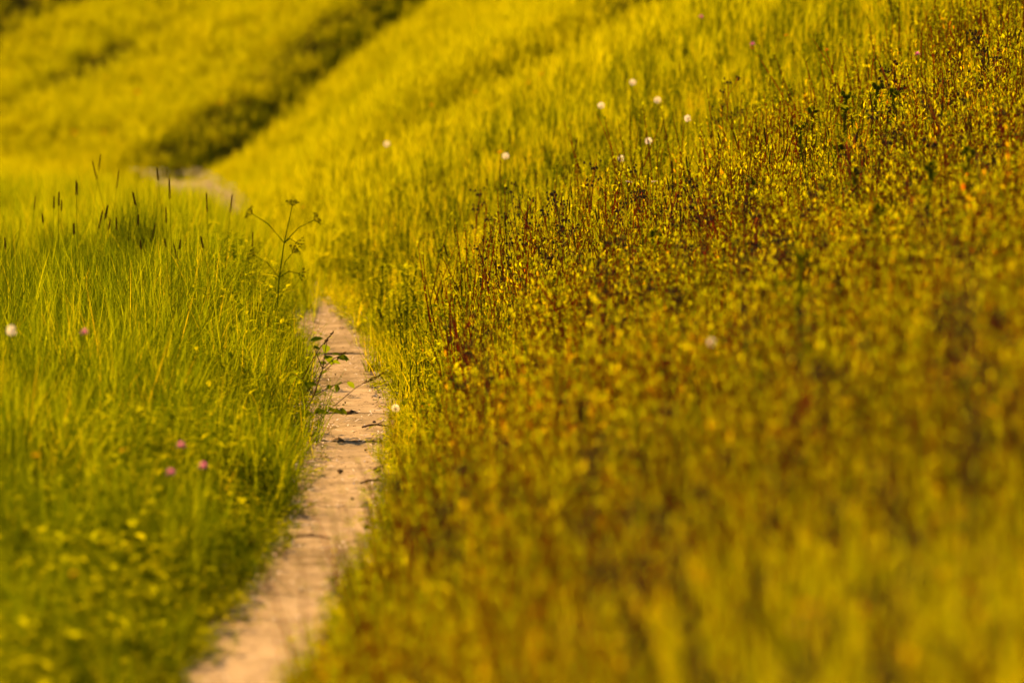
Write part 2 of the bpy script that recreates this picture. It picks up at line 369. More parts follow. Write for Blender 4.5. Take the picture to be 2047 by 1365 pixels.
def herb_tuft(n, rad, hmin, hmax, L0, L1):
    """low leafy herbs of the verge: short stalks with rounded leaves"""
    mb = MB()
    for i in range(n):
        r = rad * math.sqrt(RND.random()); a = RND.uniform(0, 6.283); x, y = r * math.cos(a), r * math.sin(a)
        h = RND.uniform(hmin, hmax); an = RND.uniform(0, 6.283); l = RND.uniform(0, 0.5) * h
        tx, ty = x + l * math.cos(an), y + l * math.sin(an)
        mb.strip([((x - .001, y, -0.01), (x + .001, y, -0.01)), ((tx - .0008, ty, h), (tx + .0008, ty, h))], 0, 0.2)
        for k in range(3):
            aa = an + k * 2.1 + RND.uniform(-.3, .3); el = RND.uniform(-0.3, 0.6)
            mb.leaf((tx, ty, h), (math.cos(aa), math.sin(aa), el), (0, 0, 1), RND.uniform(L0, L1), RND.uniform(L0, L1) * 0.62, 0, RND.random(), 0.2, 0.2)
    return mb.mesh('herb', [M['herb']])

def proto_coll(name, meshes):
    c = bpy.data.collections.new(name)
    for i, me in enumerate(meshes):
        o = bpy.data.objects.new('%s_plant' % name, me); c.objects.link(o)
    return c
def scatter(name, label, coll, nvar, pts, scl, tilt=0.12, seed=1):
    """one object: points that carry a turned and scaled plant each"""
    rs = np.random.RandomState(seed); n = len(pts)
    me = bpy.data.meshes.new(name); me.vertices.add(n); me.vertices.foreach_set('co', np.asarray(pts, dtype=np.float32).ravel())
    rot = np.stack([rs.normal(0, tilt, n), rs.normal(0, tilt, n), rs.uniform(0, 6.283, n)], -1).astype(np.float32)
    me.attributes.new('rot', 'FLOAT_VECTOR', 'POINT').data.foreach_set('vector', rot.ravel())
    sv = np.asarray(scl, dtype=np.float32)
    me.attributes.new('scl', 'FLOAT_VECTOR', 'POINT').data.foreach_set('vector', sv.ravel())
    me.attributes.new('idx', 'INT', 'POINT').data.foreach_set('value', rs.randint(0, nvar, n).astype(np.int32))
    me.update(); o = link_obj(name, me); o['kind'] = 'stuff'; o['label'] = label
    ng = bpy.data.node_groups.new(name, 'GeometryNodeTree')
    ng.interface.new_socket('Geometry', in_out='INPUT', socket_type='NodeSocketGeometry')
    ng.interface.new_socket('Geometry', in_out='OUTPUT', socket_type='NodeSocketGeometry')
    gi = ng.nodes.new('NodeGroupInput'); go = ng.nodes.new('NodeGroupOutput'); L = ng.links.new
    ci = ng.nodes.new('GeometryNodeCollectionInfo'); ci.inputs['Collection'].default_value = coll
    ci.inputs['Separate Children'].default_value = True; ci.inputs['Reset Children'].default_value = True
    ip = ng.nodes.new('GeometryNodeInstanceOnPoints'); ip.inputs['Pick Instance'].default_value = True
    def na(nm, dt):
        a = ng.nodes.new('GeometryNodeInputNamedAttribute'); a.data_type = dt; a.inputs['Name'].default_value = nm; return a.outputs['Attribute']
    e2r = ng.nodes.new('FunctionNodeEulerToRotation')
    L(gi.outputs[0], ip.inputs['Points']); L(ci.outputs[0], ip.inputs['Instance'])
    L(na('idx', 'INT'), ip.inputs['Instance Index']); L(na('rot', 'FLOAT_VECTOR'), e2r.inputs[0]); L(e2r.outputs[0], ip.inputs['Rotation'])
    L(na('scl', 'FLOAT_VECTOR'), ip.inputs['Scale']); L(ip.outputs[0], go.inputs[0])
    md = o.modifiers.new('scatter', 'NODES'); md.node_group = ng
    return o
def rand_pts(y0, y1, dens, seed, margin=1.1, keep=None):
    """random ground points in the wedge of land the picture shows, plus a margin"""
    rs = np.random.RandomState(seed); ymid = np.arange(y0, y1, 0.5); P = []
    for y in ymid:
        hw = 0.092 * (y + 0.25) + margin; d = dens(y) if callable(dens) else dens
        k = rs.poisson(d * 2 * hw * 0.5)
        P.append(np.stack([rs.uniform(-hw, hw, k), rs.uniform(y, y + 0.5, k)], -1))
    P = np.concatenate(P); s = P[:, 0] - path_x(P[:, 1])
    if keep is not None:
        pr = keep(P[:, 0], P[:, 1], s); m = rs.random_sample(len(P)) < pr; P = P[m]; s = s[m]
    Z = ground(P[:, 0], P[:, 1])
    return np.column_stack([P, Z]), s, rs
def scl3(h, rs, w=None):
    j = rs.uniform(0.75, 1.25, len(h)); h = h * j; w = np.sqrt(h) if w is None else w
    return np.stack([w, w, h], -1)

GR = ['MEADOW']
def build_stuff():
    # --- fine meadow grass on the right-hand bank ---
    var = [fine_tuft([M['meadow'], M['spike']], 24, 0.07, 0.14, 0.38, 0.0026, 0.0062, (0.14, 0.24, 0.36)[i % 3], (0.4, 0.7, 1.1)[i % 3], heads=0.012 if i < 2 else 0.0) for i in range(7)]
    c = proto_coll('meadow_grass', var)
    edge = lambda s: 0.235 + 0.03 * np.sin(s * 0)
    P, s, rs = rand_pts(6, 41, lambda y: 95 + 50 * sstep(25, 30, y), 11, keep=lambda x, y, s: (1 - sstep(34, 41, y)) * (s > 0.20 - 0.06 * sstep(27, 31, y) - 0.16 * sstep(35, 38, y) + 0.045 * wob(x, y, 6.0) + 0.05 * wob(x, y, 2.3)) * np.where(y < 24 + 4 * (x - 0.3), np.where(y - 1.2 * (x - 0.5) < 12.5, 0.95, 0.85), 1.0))
    h = 0.55 + 0.40 * sstep(0.2, 0.8, s) + 0.15 * wob(P[:, 0], P[:, 1], 3.0)
    h = h * (1 - 0.40 * sstep(26, 33, P[:, 1])) + 0.05 * (1 - sstep(20, 27, P[:, 1])) * sstep(0.3, 0.8, s) + 0.18 * (1 - sstep(10.5, 14, P[:, 1] - 1.2 * (P[:, 0] - 0.5))) * sstep(0.3, 0.8, s)
    scatter('meadow_grass', 'fine yellow green meadow grass covering the bank on the right of the path', c, 7, P, scl3(np.maximum(h, .35), rs), seed=2)
    # --- tall lush grass on the left ---
    var = [fine_tuft([M['dark_grass' if i in (3, 6) else 'tall'], M['spike']], 26, 0.08, 0.24, 0.62, 0.003, 0.0075, (0.16, 0.22, 0.3, 0.38)[i % 4], (0.5, 0.8, 1.3, 1.7)[i % 4], heads=0.012 if i < 2 else 0.0) for i in range(8)]
    c = proto_coll('tall_grass', var)
    P, s, rs = rand_pts(6, 56, lambda y: 90 if y < 36 else 70, 21, keep=lambda x, y, s: (s < -0.21 - 0.03 * sstep(24.5, 26, y) + 0.14 * sstep(34, 37, y) + 0.045 * wob(x, y, 6.0) + 0.05 * wob(x, y, 2.0, 3.0)) * np.where(y < 38, 1.0, 0.0))
    h = 0.46 + 0.08 * sstep(25, 28, P[:, 1]) + 0.28 * sstep(0.05, 0.6, -s) + 0.26 * wob(P[:, 0], P[:, 1], 2.6)
    h = h * (0.8 + 0.22 * sstep(17, 22, P[:, 1]) - 0.24 * sstep(24.5, 29, P[:, 1])) * (1 - 0.62 * sstep(28.5, 32, P[:, 1]) * sstep(0.35, 1.2, -s)) * (1 - 0.25 * sstep(31, 36, P[:, 1]))
    scatter('tall_grass', 'tall lush green grass on the flat ground left of the path', c, 8, P, scl3(np.maximum(h, .3), rs), tilt=0.17, seed=3)
    # --- grass of the far slope beyond the gully ---
    var = [fine_tuft([M['far'], M['spike']], 70, 0.26, 0.09, 0.20, 0.004, 0.009, 0.4, 0.9) for i in range(5)]
    c = proto_coll('far_grass', var)
    def kf(x, y, s):
        st = np.exp(-((y - fold_y(x) - 0.12) / 0.14) ** 2) + 0.9 * np.exp(-((y - fold2_y(x) - 0.25) / 0.3) ** 2) + np.exp(-((y - fold3_y(x) - 0.3) / 0.4) ** 2)
        return np.where(s > 0.05, sstep(33, 40, y), np.where(y > 48.6, 1.0, 0.0)) * np.clip(1 - 0.5 * st, 0.3, 1)
    P, s, rs = rand_pts(33, 108, lambda y: 95 if y < 54 else 75, 31, keep=kf)
    h = 0.95 + 0.10 * wob(P[:, 0], P[:, 1], 1.3) + np.where(s < 0, 0.25, 0)
    scatter('far_grass', 'sunlit yellow grass on the hillside behind the dark gully', c, 5, P, scl3(np.maximum(h, .4), rs), seed=4)
    var = [fine_tuft([M['mid'], M['spike']], 26, 0.12, 0.16, 0.42, 0.004, 0.009, 0.25, 0.7) for i in range(5)]
    c = proto_coll('rank_grass', var)
    P, s, rs = rand_pts(30, 50, 80, 33, keep=lambda x, y, s: (s < -0.02) * sstep(30, 35, y) * (1 - sstep(46, 49.5, y)))
    scatter('rank_grass', 'soft green rank grass beyond the tall grass on the left', c, 5, P, scl3(0.95 + 0.3 * wob(P[:, 0], P[:, 1], 1.5), rs), seed=14)
    # --- leafy weeds over the near part of the bank ---
    var = [weed_tuft(0.14, 0.46, 6, 0.10, (0.016, 0.046), (50, 74), 0.11) for i in range(7)]
    c = proto_coll('leafy_weeds', var)
    def kw(x, y, s):
        lim = 24.2 + 0.7 * (x - 0.2) + 1.5 * wob(x, y, 1.1)
        return (s > 0.30 + 0.06 * wob(x, y, 5.0)) * (0.12 + 0.88 * sstep(10.8, 14.2, y - 1.2 * (x - 0.5))) * (1 - sstep(lim - 5, lim + 7.5, y)) * (0.55 + 0.45 * sstep(-0.5, 0.4, wob(x, y, 2.2, 1.0)))
    P, s, rs = rand_pts(6, 38, 66, 41, keep=kw)
    h = 0.55 + 0.55 * sstep(0.25, 0.9, s) + 0.15 * wob(P[:, 0], P[:, 1], 2.0, 3.0)
    scatter('leafy_weeds', 'brown green leafy weeds with reddish stems massed on the near bank', c, 7, P, scl3(np.maximum(h, .3), rs), seed=5)
    # --- taller broad-leaved stalks among them ---
    var = [weed_tuft(0.30, 0.58, 3, 0.06, (0.03, 0.06), (24, 38), 0.16, ('weed', 'weed_stem'), 0.7) for i in range(6)]
    c = proto_coll('leafy_stalks', var)
    def kt(x, y, s): return kw(x, y, s) * (s > 0.45)
    P, s, rs = rand_pts(6, 36, 13, 43, keep=kt)
    scatter('leafy_stalks', 'taller leafy stalks with broader olive leaves among the bank weeds', c, 6, P, scl3(np.full(len(P), 0.85), rs), tilt=0.18, seed=15)
    # --- upright red-brown stalks with a few green leaves ---
    var = [weed_tuft(0.34, 0.56, 3, 0.09, (0.02, 0.045), (16, 26), 0.2, ('herb', 'weed_stem'), 0.6) for i in range(5)]
    c = proto_coll('red_stalks', var)
    P, s, rs = rand_pts(8, 34, 26, 47, keep=lambda x, y, s: kw(x, y, s) ** 0.5 * (s > 0.4))
    scatter('red_stalks', 'upright red brown stalks with few green leaves among the bank weeds', c, 5, P, scl3(np.full(len(P), 1.0), rs), tilt=0.14, seed=17)
    # --- small herbs threaded through the meadow grass ---
    var = [weed_tuft(0.12, 0.36, 4, 0.08, (0.012, 0.035), (40, 60), 0.2, ('herb', 'green_stem'), 0.75) for i in range(5)]
    c = proto_coll('meadow_herbs', var)
    P, s, rs = rand_pts(19, 41, 48, 45, keep=lambda x, y, s: (s > 0.3) * (1 - sstep(35, 41, y)) * (0.35 + 0.65 * sstep(-0.4, 0.4, wob(x, y, 2.7, 4.0))))
    scatter('meadow_herbs', 'small leafy herbs threaded through the meadow grass of the bank', c, 5, P, scl3(np.full(len(P), 0.95), rs), seed=16)
    # --- low herbs along both edges of the path ---
    var = [herb_tuft(16, 0.08, 0.03, 0.12, 0.012, 0.030) for i in range(3)] + [herb_tuft(8, 0.09, 0.03, 0.12, 0.02, 0.04) for i in range(2)]
    c = proto_coll('verge_herbs', var)
    def kh(x, y, s):
        l = (s < -0.16 + 0.07 * wob(x, y, 7.0)) * np.exp(-((-s - 0.22) / np.where(y < 22, 0.45, 0.3)) ** 2) * np.where(y < 22, 1.0, 0.35)
        r = (s > 0.15 + 0.07 * wob(x, y, 7.0, 2.0)) * np.exp(-((s - 0.22) / 0.16) ** 2) * np.where(y < 25, 1.0, 0.5)
        return l + r
    P, s, rs = rand_pts(6, 40, 170, 51, keep=kh)
    h = 0.7 + 1.3 * sstep(0.22, 0.5, np.abs(s))
    scatter('verge_herbs', 'low leafy herbs creeping over both edges of the path', c, 5, P, scl3(h, rs), seed=6)
    # --- dry and green litter lying on the path ---
    var = []
    for k in range(6):
        mb = MB(); L = RND.uniform(0.01, 0.07); w = RND.uniform(0.002, 0.006)
        mb.strip([((-w / 2, 0, 0.001), (w / 2, 0, 0.001)), ((-w / 2, L / 2, 0.006), (w / 2, L / 2, 0.006)), ((-w / 4, L, 0.001), (w / 4, L, 0.002))], 0, RND.random())
        var.append(mb.mesh('straw', [M['straw'] if k < 4 else M['fleck']]))
    c = proto_coll('path_litter', var)
    def kl(x, y, s): return (np.abs(s) < 0.30) * (0.22 + 0.78 * sstep(0.06, 0.18, np.abs(s)))
    P, s, rs = rand_pts(6, 50, 620, 61, margin=0.3, keep=kl); P[:, 2] = 0.026 + 0.01 * (np.abs(s) > 0.22)
    scatter('path_litter', 'straw, petals and leaf bits scattered on the path', c, 6, P, scl3(np.full(len(P), 1.0), rs), tilt=0.1, seed=7)
build_stuff()

# ======================= single plants, stones and twigs =======================
def stem_pts(h, lx, ly, n=6, wave=0.0):
    ph = RND.uniform(0, 6)
    return [Vector((lx * (i / n) ** 1.7 + wave * math.sin(ph + 5 * i / n) * i / n, ly * (i / n) ** 1.7 + wave * math.cos(ph + 4 * i / n) * i / n, h * i / n - (0.02 if i == 0 else 0))) for i in range(n + 1)]
def fib(n):
    for i in range(n):
        z = 1 - 2 * (i + 0.5) / n; a = i * 2.39996; r = math.sqrt(1 - z * z); yield Vector((r * math.cos(a), r * math.sin(a), z))

# --- dandelion seed heads ---
def fluff_mesh(miss=0.0):
    mb = MB()
    for d in fib(84):
        if d.z < -0.86 or (miss and d.x > 1 - 2 * miss): continue
        u = d.orthogonal().normalized(); w = d.cross(u); a0 = RND.uniform(0, 6); r1 = RND.uniform(0.0145, 0.0170)
        s0 = (u * math.cos(a0) + w * math.sin(a0)) * 0.00022
        mb.face([d * 0.004 - s0, d * r1 - s0, d * r1 + s0, d * 0.004 + s0], 0)
        for k in range(6):
            a = a0 + k * math.pi / 3; t = (u * math.cos(a) + w * math.sin(a)); q = d.cross(t) * 0.00042
            tip = d * (r1 + 0.0055) + t * 0.0062
            mb.face([d * r1 - q, tip, d * r1 + q], 0)
    return mb.mesh('seed_head', [M['pappus']])
FL = [fluff_mesh(), fluff_mesh(), fluff_mesh(0.2)]
mb = MB(); mb.blob((0, 0, 0), 0.0072, 0.0072, 0.0075, 0, 0.5, 7, 5); RECEPT = mb.mesh('receptacle', [M['spike']], True)
def dandelion(x, y, h, label, k=0, sc=0.92):
    r = empty('dandelion', (x, y, g1(x, y)), label, 'dandelion', 'dandelion seed heads', RND.uniform(0, 6.28))
    lx, ly = RND.uniform(-.04, .04) * h, RND.uniform(-.04, .04) * h; p = stem_pts(h, lx, ly); mb = MB(); mb.tube(p, [0.0028] * 4 + [0.0022] * 3, 6)
    part('stem', mb, [M['green_stem']], r); t = p[-1]
    part_me('receptacle', RECEPT, r, t); part_me('seed_head', FL[k], r, t, (RND.uniform(-.3, .3), RND.uniform(-.3, .3), 0), sc)
    mb = MB()
    for q in range(5):
        a = q * 1.256 + RND.uniform(-.3, .3); mb.leaf((0, 0, 0), (math.cos(a), math.sin(a), 0.6), (0, 0, 1), RND.uniform(.09, .14), 0.025, 0, RND.random(), .2, .5)
    part('leaf_rosette', mb, [M['herb']], r)
for a in [
    (0.516, 33.82, .42, 'fluffy white dandelion clock, the roundest and lowest left of the pair high on the bank', 0),
    (0.714, 34.32, .42, 'fluffy white dandelion clock highest on the bank, up right of the roundest clock', 0),
    (0.951, 30.6, .40, 'white dandelion clock just left of the tall dark branched weed stalk', 2),
    (0.734, 30.54, .38, 'white dandelion clock at mid bank, just above the half hidden clock', 0),
    (0.85, 33.04, .36, 'small half blown dandelion clock between the highest clock and the one beside the tall stalk', 2),
    (0.596, 30.3, .36, 'half hidden dandelion clock lowest of the cluster on the bank', 2),
    (-0.048, 33.34, .36, 'lone small dandelion clock beside a tall thin grass stem at mid slope', 0),
    (-0.833, 37.52, .36, 'blurred dandelion clock far along the bank, farthest from the camera', 0),
    (-0.505, 24.76, .13, 'white dandelion clock at the right edge of the path', 1),
    (-1.756, 19.9, .60, 'pale dandelion clock in the tall grass at the left edge of the photo', 2),
    (0.591, 17.38, .48, 'softly blurred small dandelion clock among brown weeds at mid bank', 2, .6)]: dandelion(*a)

# --- flowers with ray petals ---
def flower(name, cat, x, y, h, label, petal, n, R, wid, group, cup=0.2, disc='petal_orange', tilt=0.5):
    r = empty(name, (x, y, g1(x, y)), label, cat, group, RND.uniform(0, 6.28))
    p = stem_pts(h, RND.uniform(-.05, .05), RND.uniform(-.05, .05)); mb = MB(); mb.tube(p, [0.002] * 5 + [0.0016] * 2, 5)
    part('stem', mb, [M['green_stem']], r); mb = MB()
    for k in range(n):
        a = 6.283 * k / n + RND.uniform(-.1, .1); mb.leaf((0, 0, 0), (math.cos(a), math.sin(a), cup + RND.uniform(-.1, .1)), (0, 0, 1), R * RND.uniform(.9, 1.1), wid, 0, RND.random(), .15, .1)
    rot = (RND.uniform(-tilt, tilt), RND.uniform(-tilt, tilt), 0)
    part_me('petals', mb.mesh('petals', [M[petal]]), r, p[-1], rot); mb = MB(); mb.blob((0, 0, 0.001), R * .3, R * .3, R * .16, 0, .5, 7, 4)
    part_me('flower_centre', mb.mesh('flower_centre', [M[disc]], True), r, p[-1], rot)
for a in [(0.586, 28.54, .40, 'white daisy seen edge on, left of two side by side on the bank'), (0.674, 28.14, .40, 'white daisy seen edge on, right of two side by side on the bank')]:
    flower('daisy', 'daisy', *a, 'petal_white', 16, 0.019, 0.006, 'white daisies on the bank', 0.05, 'petal_yellow', 0.15)
for a in [
    (0.037, 36.96, .42, 'blurred orange flower far up the bank left of the white clocks'), (0.193, 36.9, .42, 'faint yellow flower far up the bank right of the blurred orange flower'),
    (-0.527, 38.32, .40, 'blurred orange flower on the far slope above the dark fold'), (1.389, 32.8, .42, 'orange yellow flower near the top of the bank, left of a close pair'),
    (1.531, 32.88, .42, 'orange yellow flower near the top of the bank above its neighbours'), (1.693, 31.22, .42, 'orange yellow flower near the top of the bank beside a reddish spike'),
    (-0.034, 33.6, .36, 'small orange flower at mid slope right beside the lone small clock'), (-0.255, 38.34, .40, 'faint orange flower on the far slope above the dark fold'),
    (-0.984, 41.66, .38, 'blurred orange flower on the bright far slope'), (1.39, 37.06, .42, 'orange flower at the very top of the bank'),
    (0.462, 25.42, .42, 'small orange flower among dark seed heads at mid bank')]:
    flower('hawkweed', 'flower', *a, 'petal_orange', 14, 0.015, 0.007, 'orange flowers on the bank')
for a in [
    (-1.213, 15.74, .44, 'blurred yellow flower in the left foreground grass below all others'), (-1.475, 17.68, .5, 'blurred yellow flower at the left edge of the foreground grass'), (-1.24, 18.76, .45, 'yellow flower in the left grass near the pink blooms'),
    (-1.302, 37.44, .32, 'tiny yellow flower beyond the bend of the path, right of a pair'), (-1.326, 37.18, .3, 'tiny yellow flower beyond the bend of the path, left of a pair'),
    (-1.896, 43.26, .3, 'small yellow flower where the far path vanishes')]:
    flower('buttercup', 'flower', *a, 'petal_yellow', 6, 0.014, 0.013, 'yellow flowers in the grass', 0.5)
for a in [(-3.859, 54.28), (-3.616, 54.72), (-4.277, 55.36), (-2.743, 52.9), (-4.014, 56.46)]:
    flower('buttercup', 'flower', *a, .34, 'blurred yellow flower on the hillside beyond the dark gully', 'petal_orange', 8, 0.03, 0.02, 'yellow flowers on the far hillside')
for a in [(0.481, 9.98, .56, 'strongly blurred pale yellow flower low in the right foreground, upper of two'), (0.51, 9.54, .56, 'strongly blurred pale pinkish flower low in the right foreground, lower of two')]:
    flower('meadow_flower', 'flower', *a, 'petal_orange', 10, 0.014, 0.009, 'blurred foreground flowers', 0.3, 'petal_pink')
def pink(x, y, h, label):
    r = empty('pink_flower', (x, y, g1(x, y)), label, 'flower', 'pink flowers in the meadow', RND.uniform(0, 6.28))
    p = stem_pts(h, RND.uniform(-.06, .06), RND.uniform(-.06, .06)); mb = MB(); mb.tube(p, [0.0018] * 7, 5); part('stem', mb, [M['green_stem']], r); mb = MB()
    for d in fib(46):
        if d.z > -0.25: mb.leaf(d * .004, d, (0.1, .2, 1), RND.uniform(.010, .015), .005, 0, .5, .2, .15)
    part_me('flower_head', mb.mesh('flower_head', [M['petal_pink']]), r, p[-1]); mb = MB(); mb.blob((0, 0, -.004), .006, .006, .007, 0, .5, 6, 4)
    part_me('calyx', mb.mesh('calyx', [M['green_stem']], True), r, p[-1])
for a in [
    (1.403, 36.56, .44, 'pink flower at the top of the bank, left of a close pair'), (1.448, 36.48, .44, 'pink flower at the top of the bank, right of a close pair'),
    (1.699, 35.62, .44, 'pink flower at the top edge of the photo, standing alone'), (1.203, 35.68, .43, 'pink flower high on the bank below the close pair'),
    (1.433, 32.96, .40, 'small pink flower beside orange blooms on the upper bank'), (-1.551, 19.9, .62, 'magenta flower alone in the tall grass left of the path'),
    (-1.015, 18.42, .56, 'blurred pink flower left of the path, tallest of three together'), (-1.044, 18.16, .50, 'blurred pink flower left of the path, lowest left of three together'),
    (-1.020, 18.3, .51, 'blurred pink flower left of the path, lowest right of three together'), (2.092, 28.72, .42, 'pink flower in the grass near the top right corner of the photo')]: pink(*a)

# --- thistles ---
def thistle_leaf():
    mb = MB(); L = 0.10; n = 7; up = []; lo = []; mid = []
    for i in range(n * 2 + 1):
        u = i / (n * 2); w = (0.030 if i % 2 else 0.012) * math.sin(math.pi * min(1, .12 + u * .88)) ** .7 + .001
        z = .05 * u - .09 * u * u; wv = .006 * (1 if i % 2 else -1)
        mid.append((L * u, 0, z)); up.append((L * u + (.006 if i % 2 else 0), w, z + abs(wv))); lo.append((L * u + (.006 if i % 2 else 0), -w, z + abs(wv) * .5))
    for i in range(n * 2):
        mb.face([mid[i], mid[i + 1], up[i + 1], up[i]], 0, .3 + .4 * (i % 2)); mb.face([lo[i], lo[i + 1], mid[i + 1], mid[i]], 0, .3 + .4 * (i % 2))
    return mb.mesh('leaf', [M['thistle']])
TL = thistle_leaf()
def bud_mesh():
    mb = MB(); mb.blob((0, 0, 0.008), .010, .010, .013, 0, .3, 8, 6)
    for d in fib(60):
        if d.z > -.6: mb.face([Vector((0, 0, .008)) + d * .009 + d.orthogonal().normalized() * .0012, Vector((0, 0, .008)) + d * .0175, Vector((0, 0, .008)) + d * .009 - d.orthogonal().normalized() * .0012], 0, .6)
    return mb.mesh('flower_bud', [M['thistle']])
BUD = bud_mesh()
def thistle(x, y, h, label):
    r = empty('thistle', (x, y, g1(x, y)), label, 'thistle', 'thistles on the upper bank', RND.uniform(0, 6.28))
    h -= .05; p = stem_pts(h, RND.uniform(-.13, .13) * h, RND.uniform(-.1, .1) * h, 8, .008); mb = MB(); mb.tube(p, [.0062, .006, .0057, .0053, .0053, .0057, .0065, .0075, .009], 7)
    for i in range(8):                                   # spiny wings down the stem
        q = p[i].lerp(p[i + 1], .5)
        for k in range(3): a = RND.uniform(0, 6.28); mb.face([q, q + Vector((math.cos(a) * .018, math.sin(a) * .018, .012)), q + Vector((0, 0, .018))], 0, .7)
    part('stem', mb, [M['thistle']], r)
    for k in range(14):
        u = .35 + .63 * k / 14; j = int(u * 8); q = p[j].lerp(p[j + 1], u * 8 - j)
        part_me('leaf', TL, r, q, (RND.uniform(-.3, .3), -RND.uniform(.2, .95), k * 2.4 + RND.uniform(-.4, .4)), RND.uniform(.8, 1.4) * (1.15 - .5 * u))
    for k in range(5):
        a = k * 1.256; part_me('flower_bud', BUD, r, p[-1] + Vector((math.cos(a) * .014, math.sin(a) * .014, -.004 + .012 * (k % 2))), (math.sin(a) * -.5, math.cos(a) * .5, 0), RND.uniform(.8, 1.1))
for a in [
    (1.619, 28.04, .52, 'dark thistle leaning left, topped by a bud cluster, left of three on the upper bank'), (1.72, 27.38, .57, 'bushy dark thistle, middle of three on the upper bank'),
    (1.801, 26.82, .54, 'dark thistle with a heavy bud head, right of three on the upper bank'), (1.509, 28.2, .48, 'pale thistle on the upper bank, left neighbour of the three dark ones'),
    (1.397, 27.56, .47, 'low thistle on the upper bank below the pale one'), (1.408, 22.92, .50, 'softly blurred thistle below the dark three'),
    (1.437, 25.88, .46, 'small thistle between the dark three and the softly blurred one'), (0.914, 18.18, .64, 'tall dark blurred thistle standing out at the middle of the right bank'),
    (0.58, 23.84, .48, 'thistle among the dark seed heads at mid bank'), (1.701, 21.34, .56, 'blurred thistle near the right edge of the photo, right of two'),
    (1.542, 21.34, .57, 'blurred thistle near the right edge of the photo, left of two'), (1.311, 20.96, .52, 'blurred thistle left of the two near the right edge'),
    (1.047, 26.08, .46, 'thistle with curled leaves beside the weed stalks at the centre of the bank')]: thistle(*a)

# --- branched weeds with dark seeds and reddish stems ---
def seed_cluster(n, R):
    mb = MB()
    for i in range(n):
        c = Vector((RND.gauss(0, R), RND.gauss(0, R), RND.gauss(0, R * .8))); mb.tube([(0, 0, -R * 1.5), c], [.0007, .0006], 3, 1, .4, False)
        s_ = RND.uniform(.7, 1.3); mb.blob(c, .0042 * s_, .0042 * s_, .0062 * s_, 0, RND.random(), 6, 4, (RND.gauss(0, .5), RND.gauss(0, .5), 1))
    return mb.mesh('seed_cluster', [M['dark_seed'], M['dry']])
SC = [seed_cluster(n, R) for n, R in ((5, .012), (7, .016), (4, .010), (6, .02))]
mb = MB(); mb.leaf((0, 0, 0), (1, 0, .5), (0, 0, 1), .05, .014, 0, .5, .3, .5); WL = mb.mesh('leaf', [M['weed']])
def seed_weed(h, red=True, nb=4, wave=.008, thick=.0027, leaves=6, name='seed_weed', lean=.12):
    r = bpy.data.objects.new(name, None); COL.objects.link(r); r.empty_display_size = .05
    p = stem_pts(h, RND.uniform(-lean, lean), RND.uniform(-.06, .06), 9, wave); mb = MB(); mb.tube(p, [thick * (1.15 - .6 * i / 9) for i in range(10)], 6)
    tips = [p[-1]]
    for k in range(nb):
        j = 5 + k % 4; a = k * 2.4 + RND.uniform(-.4, .4); l = h * RND.uniform(.10, .24); q = p[j]
        e = q + Vector((math.cos(a) * l * .55, math.sin(a) * l * .4, l * .8)); mb.tube([q, q.lerp(e, .5) + Vector((0, 0, -.01)), e], [thick * .55, thick * .5, thick * .35], 5); tips.append(e)
    part('stem', mb, [M['red_stem'] if red else M['dry']], r)
    for t in tips: part_me('seed_cluster', RND.choice(SC), r, t, (0, 0, RND.uniform(0, 6.28)), RND.uniform(.8, 1.2))
    for k in range(leaves):
        u = .15 + .6 * k / leaves; j = int(u * 9); part_me('leaf', WL, r, p[j].lerp(p[j + 1], u * 9 - j), (RND.uniform(-.4, .4), RND.uniform(-.6, .5), k * 2.4), RND.uniform(.6, 1.2))
    return r
def put(r, x, y, rz, label, cat, group=None, s=1.0):
    r.location = (x, y, g1(x, y)); r.rotation_euler = (0, 0, rz); r.scale = (s, s, s); r['label'] = label; r['category'] = cat
    if group: r['group'] = group
TS = [
    (1.092, 29.74, .64, 'tall dark branched weed stalk with hooked top standing alone on the upper bank'), (0.059, 28.58, .54, 'thin straight weed stalk with dark seeds, tallest at the left end of the seed heads'),
    (0.522, 25.66, .52, 'weed stalk leaning with dark seed clusters at the middle of the bank'), (0.362, 25.96, .50, 'weed stalk with drooping dark seeds left of the leaning stalk'),
    (0.219, 27.26, .47, 'dark seeded weed with a wide open seed cluster at mid bank'), (0.649, 25.76, .48, 'dark seeded weed right of the leaning stalk'),
    (-0.055, 26.52, .52, 'red stemmed weed nearest the path at mid bank'), (0.089, 24.4, .48, 'red stemmed weed with a bowed stalk low on the bank')]
for x, y, h, lb in TS: put(seed_weed(h, y > 29 or h < .5, 5, .012), x, y, RND.uniform(-.4, .4), lb, 'weed', 'seeded weeds standing out on the bank')
WV = [seed_weed(h, red, nb, .012, RND.uniform(.0026, .004)) for h, red, nb in ((.46, True, 3), (.42, False, 4), (.50, True, 5), (.38, False, 3), (.44, False, 5), (.52, True, 2))]
SLOTS = [(0.358, 28.16), (0.954, 24.04), (-0.09, 26.68), (0.431, 25.62), (0.273, 26.6), (0.786, 24.06), (-0.222, 30.2), (-0.165, 29.5), (0.136, 27.34), (0.648, 22.58), (0.219, 25.78), (0.749, 21.48)]
def free_spots(n, y0, y1, f, seed):
    rs = random.Random(seed); out = []
    while len(out) < n:
        y = y0 + (y1 - y0) * rs.random(); x = rs.uniform(-1, 1) * .092 * y
        if f(x, y, x - float(path_x(y))): out.append((x, y))
    return out
spots = SLOTS + free_spots(118, 9.5, 27.5, lambda x, y, s: s > .55 and y < 26.5 + 1.2 * x, 5)
for i, (x, y) in enumerate(spots):
    o = WV[i] if i < len(WV) else copy_tree(WV[i % len(WV)])
    put(o, x, y, RND.uniform(0, 6.28), 'slender red brown weed stalk with small dark seed clusters among the bank weeds', 'weed', 'seeded weeds massed on the bank', RND.uniform(.95, 1.3))

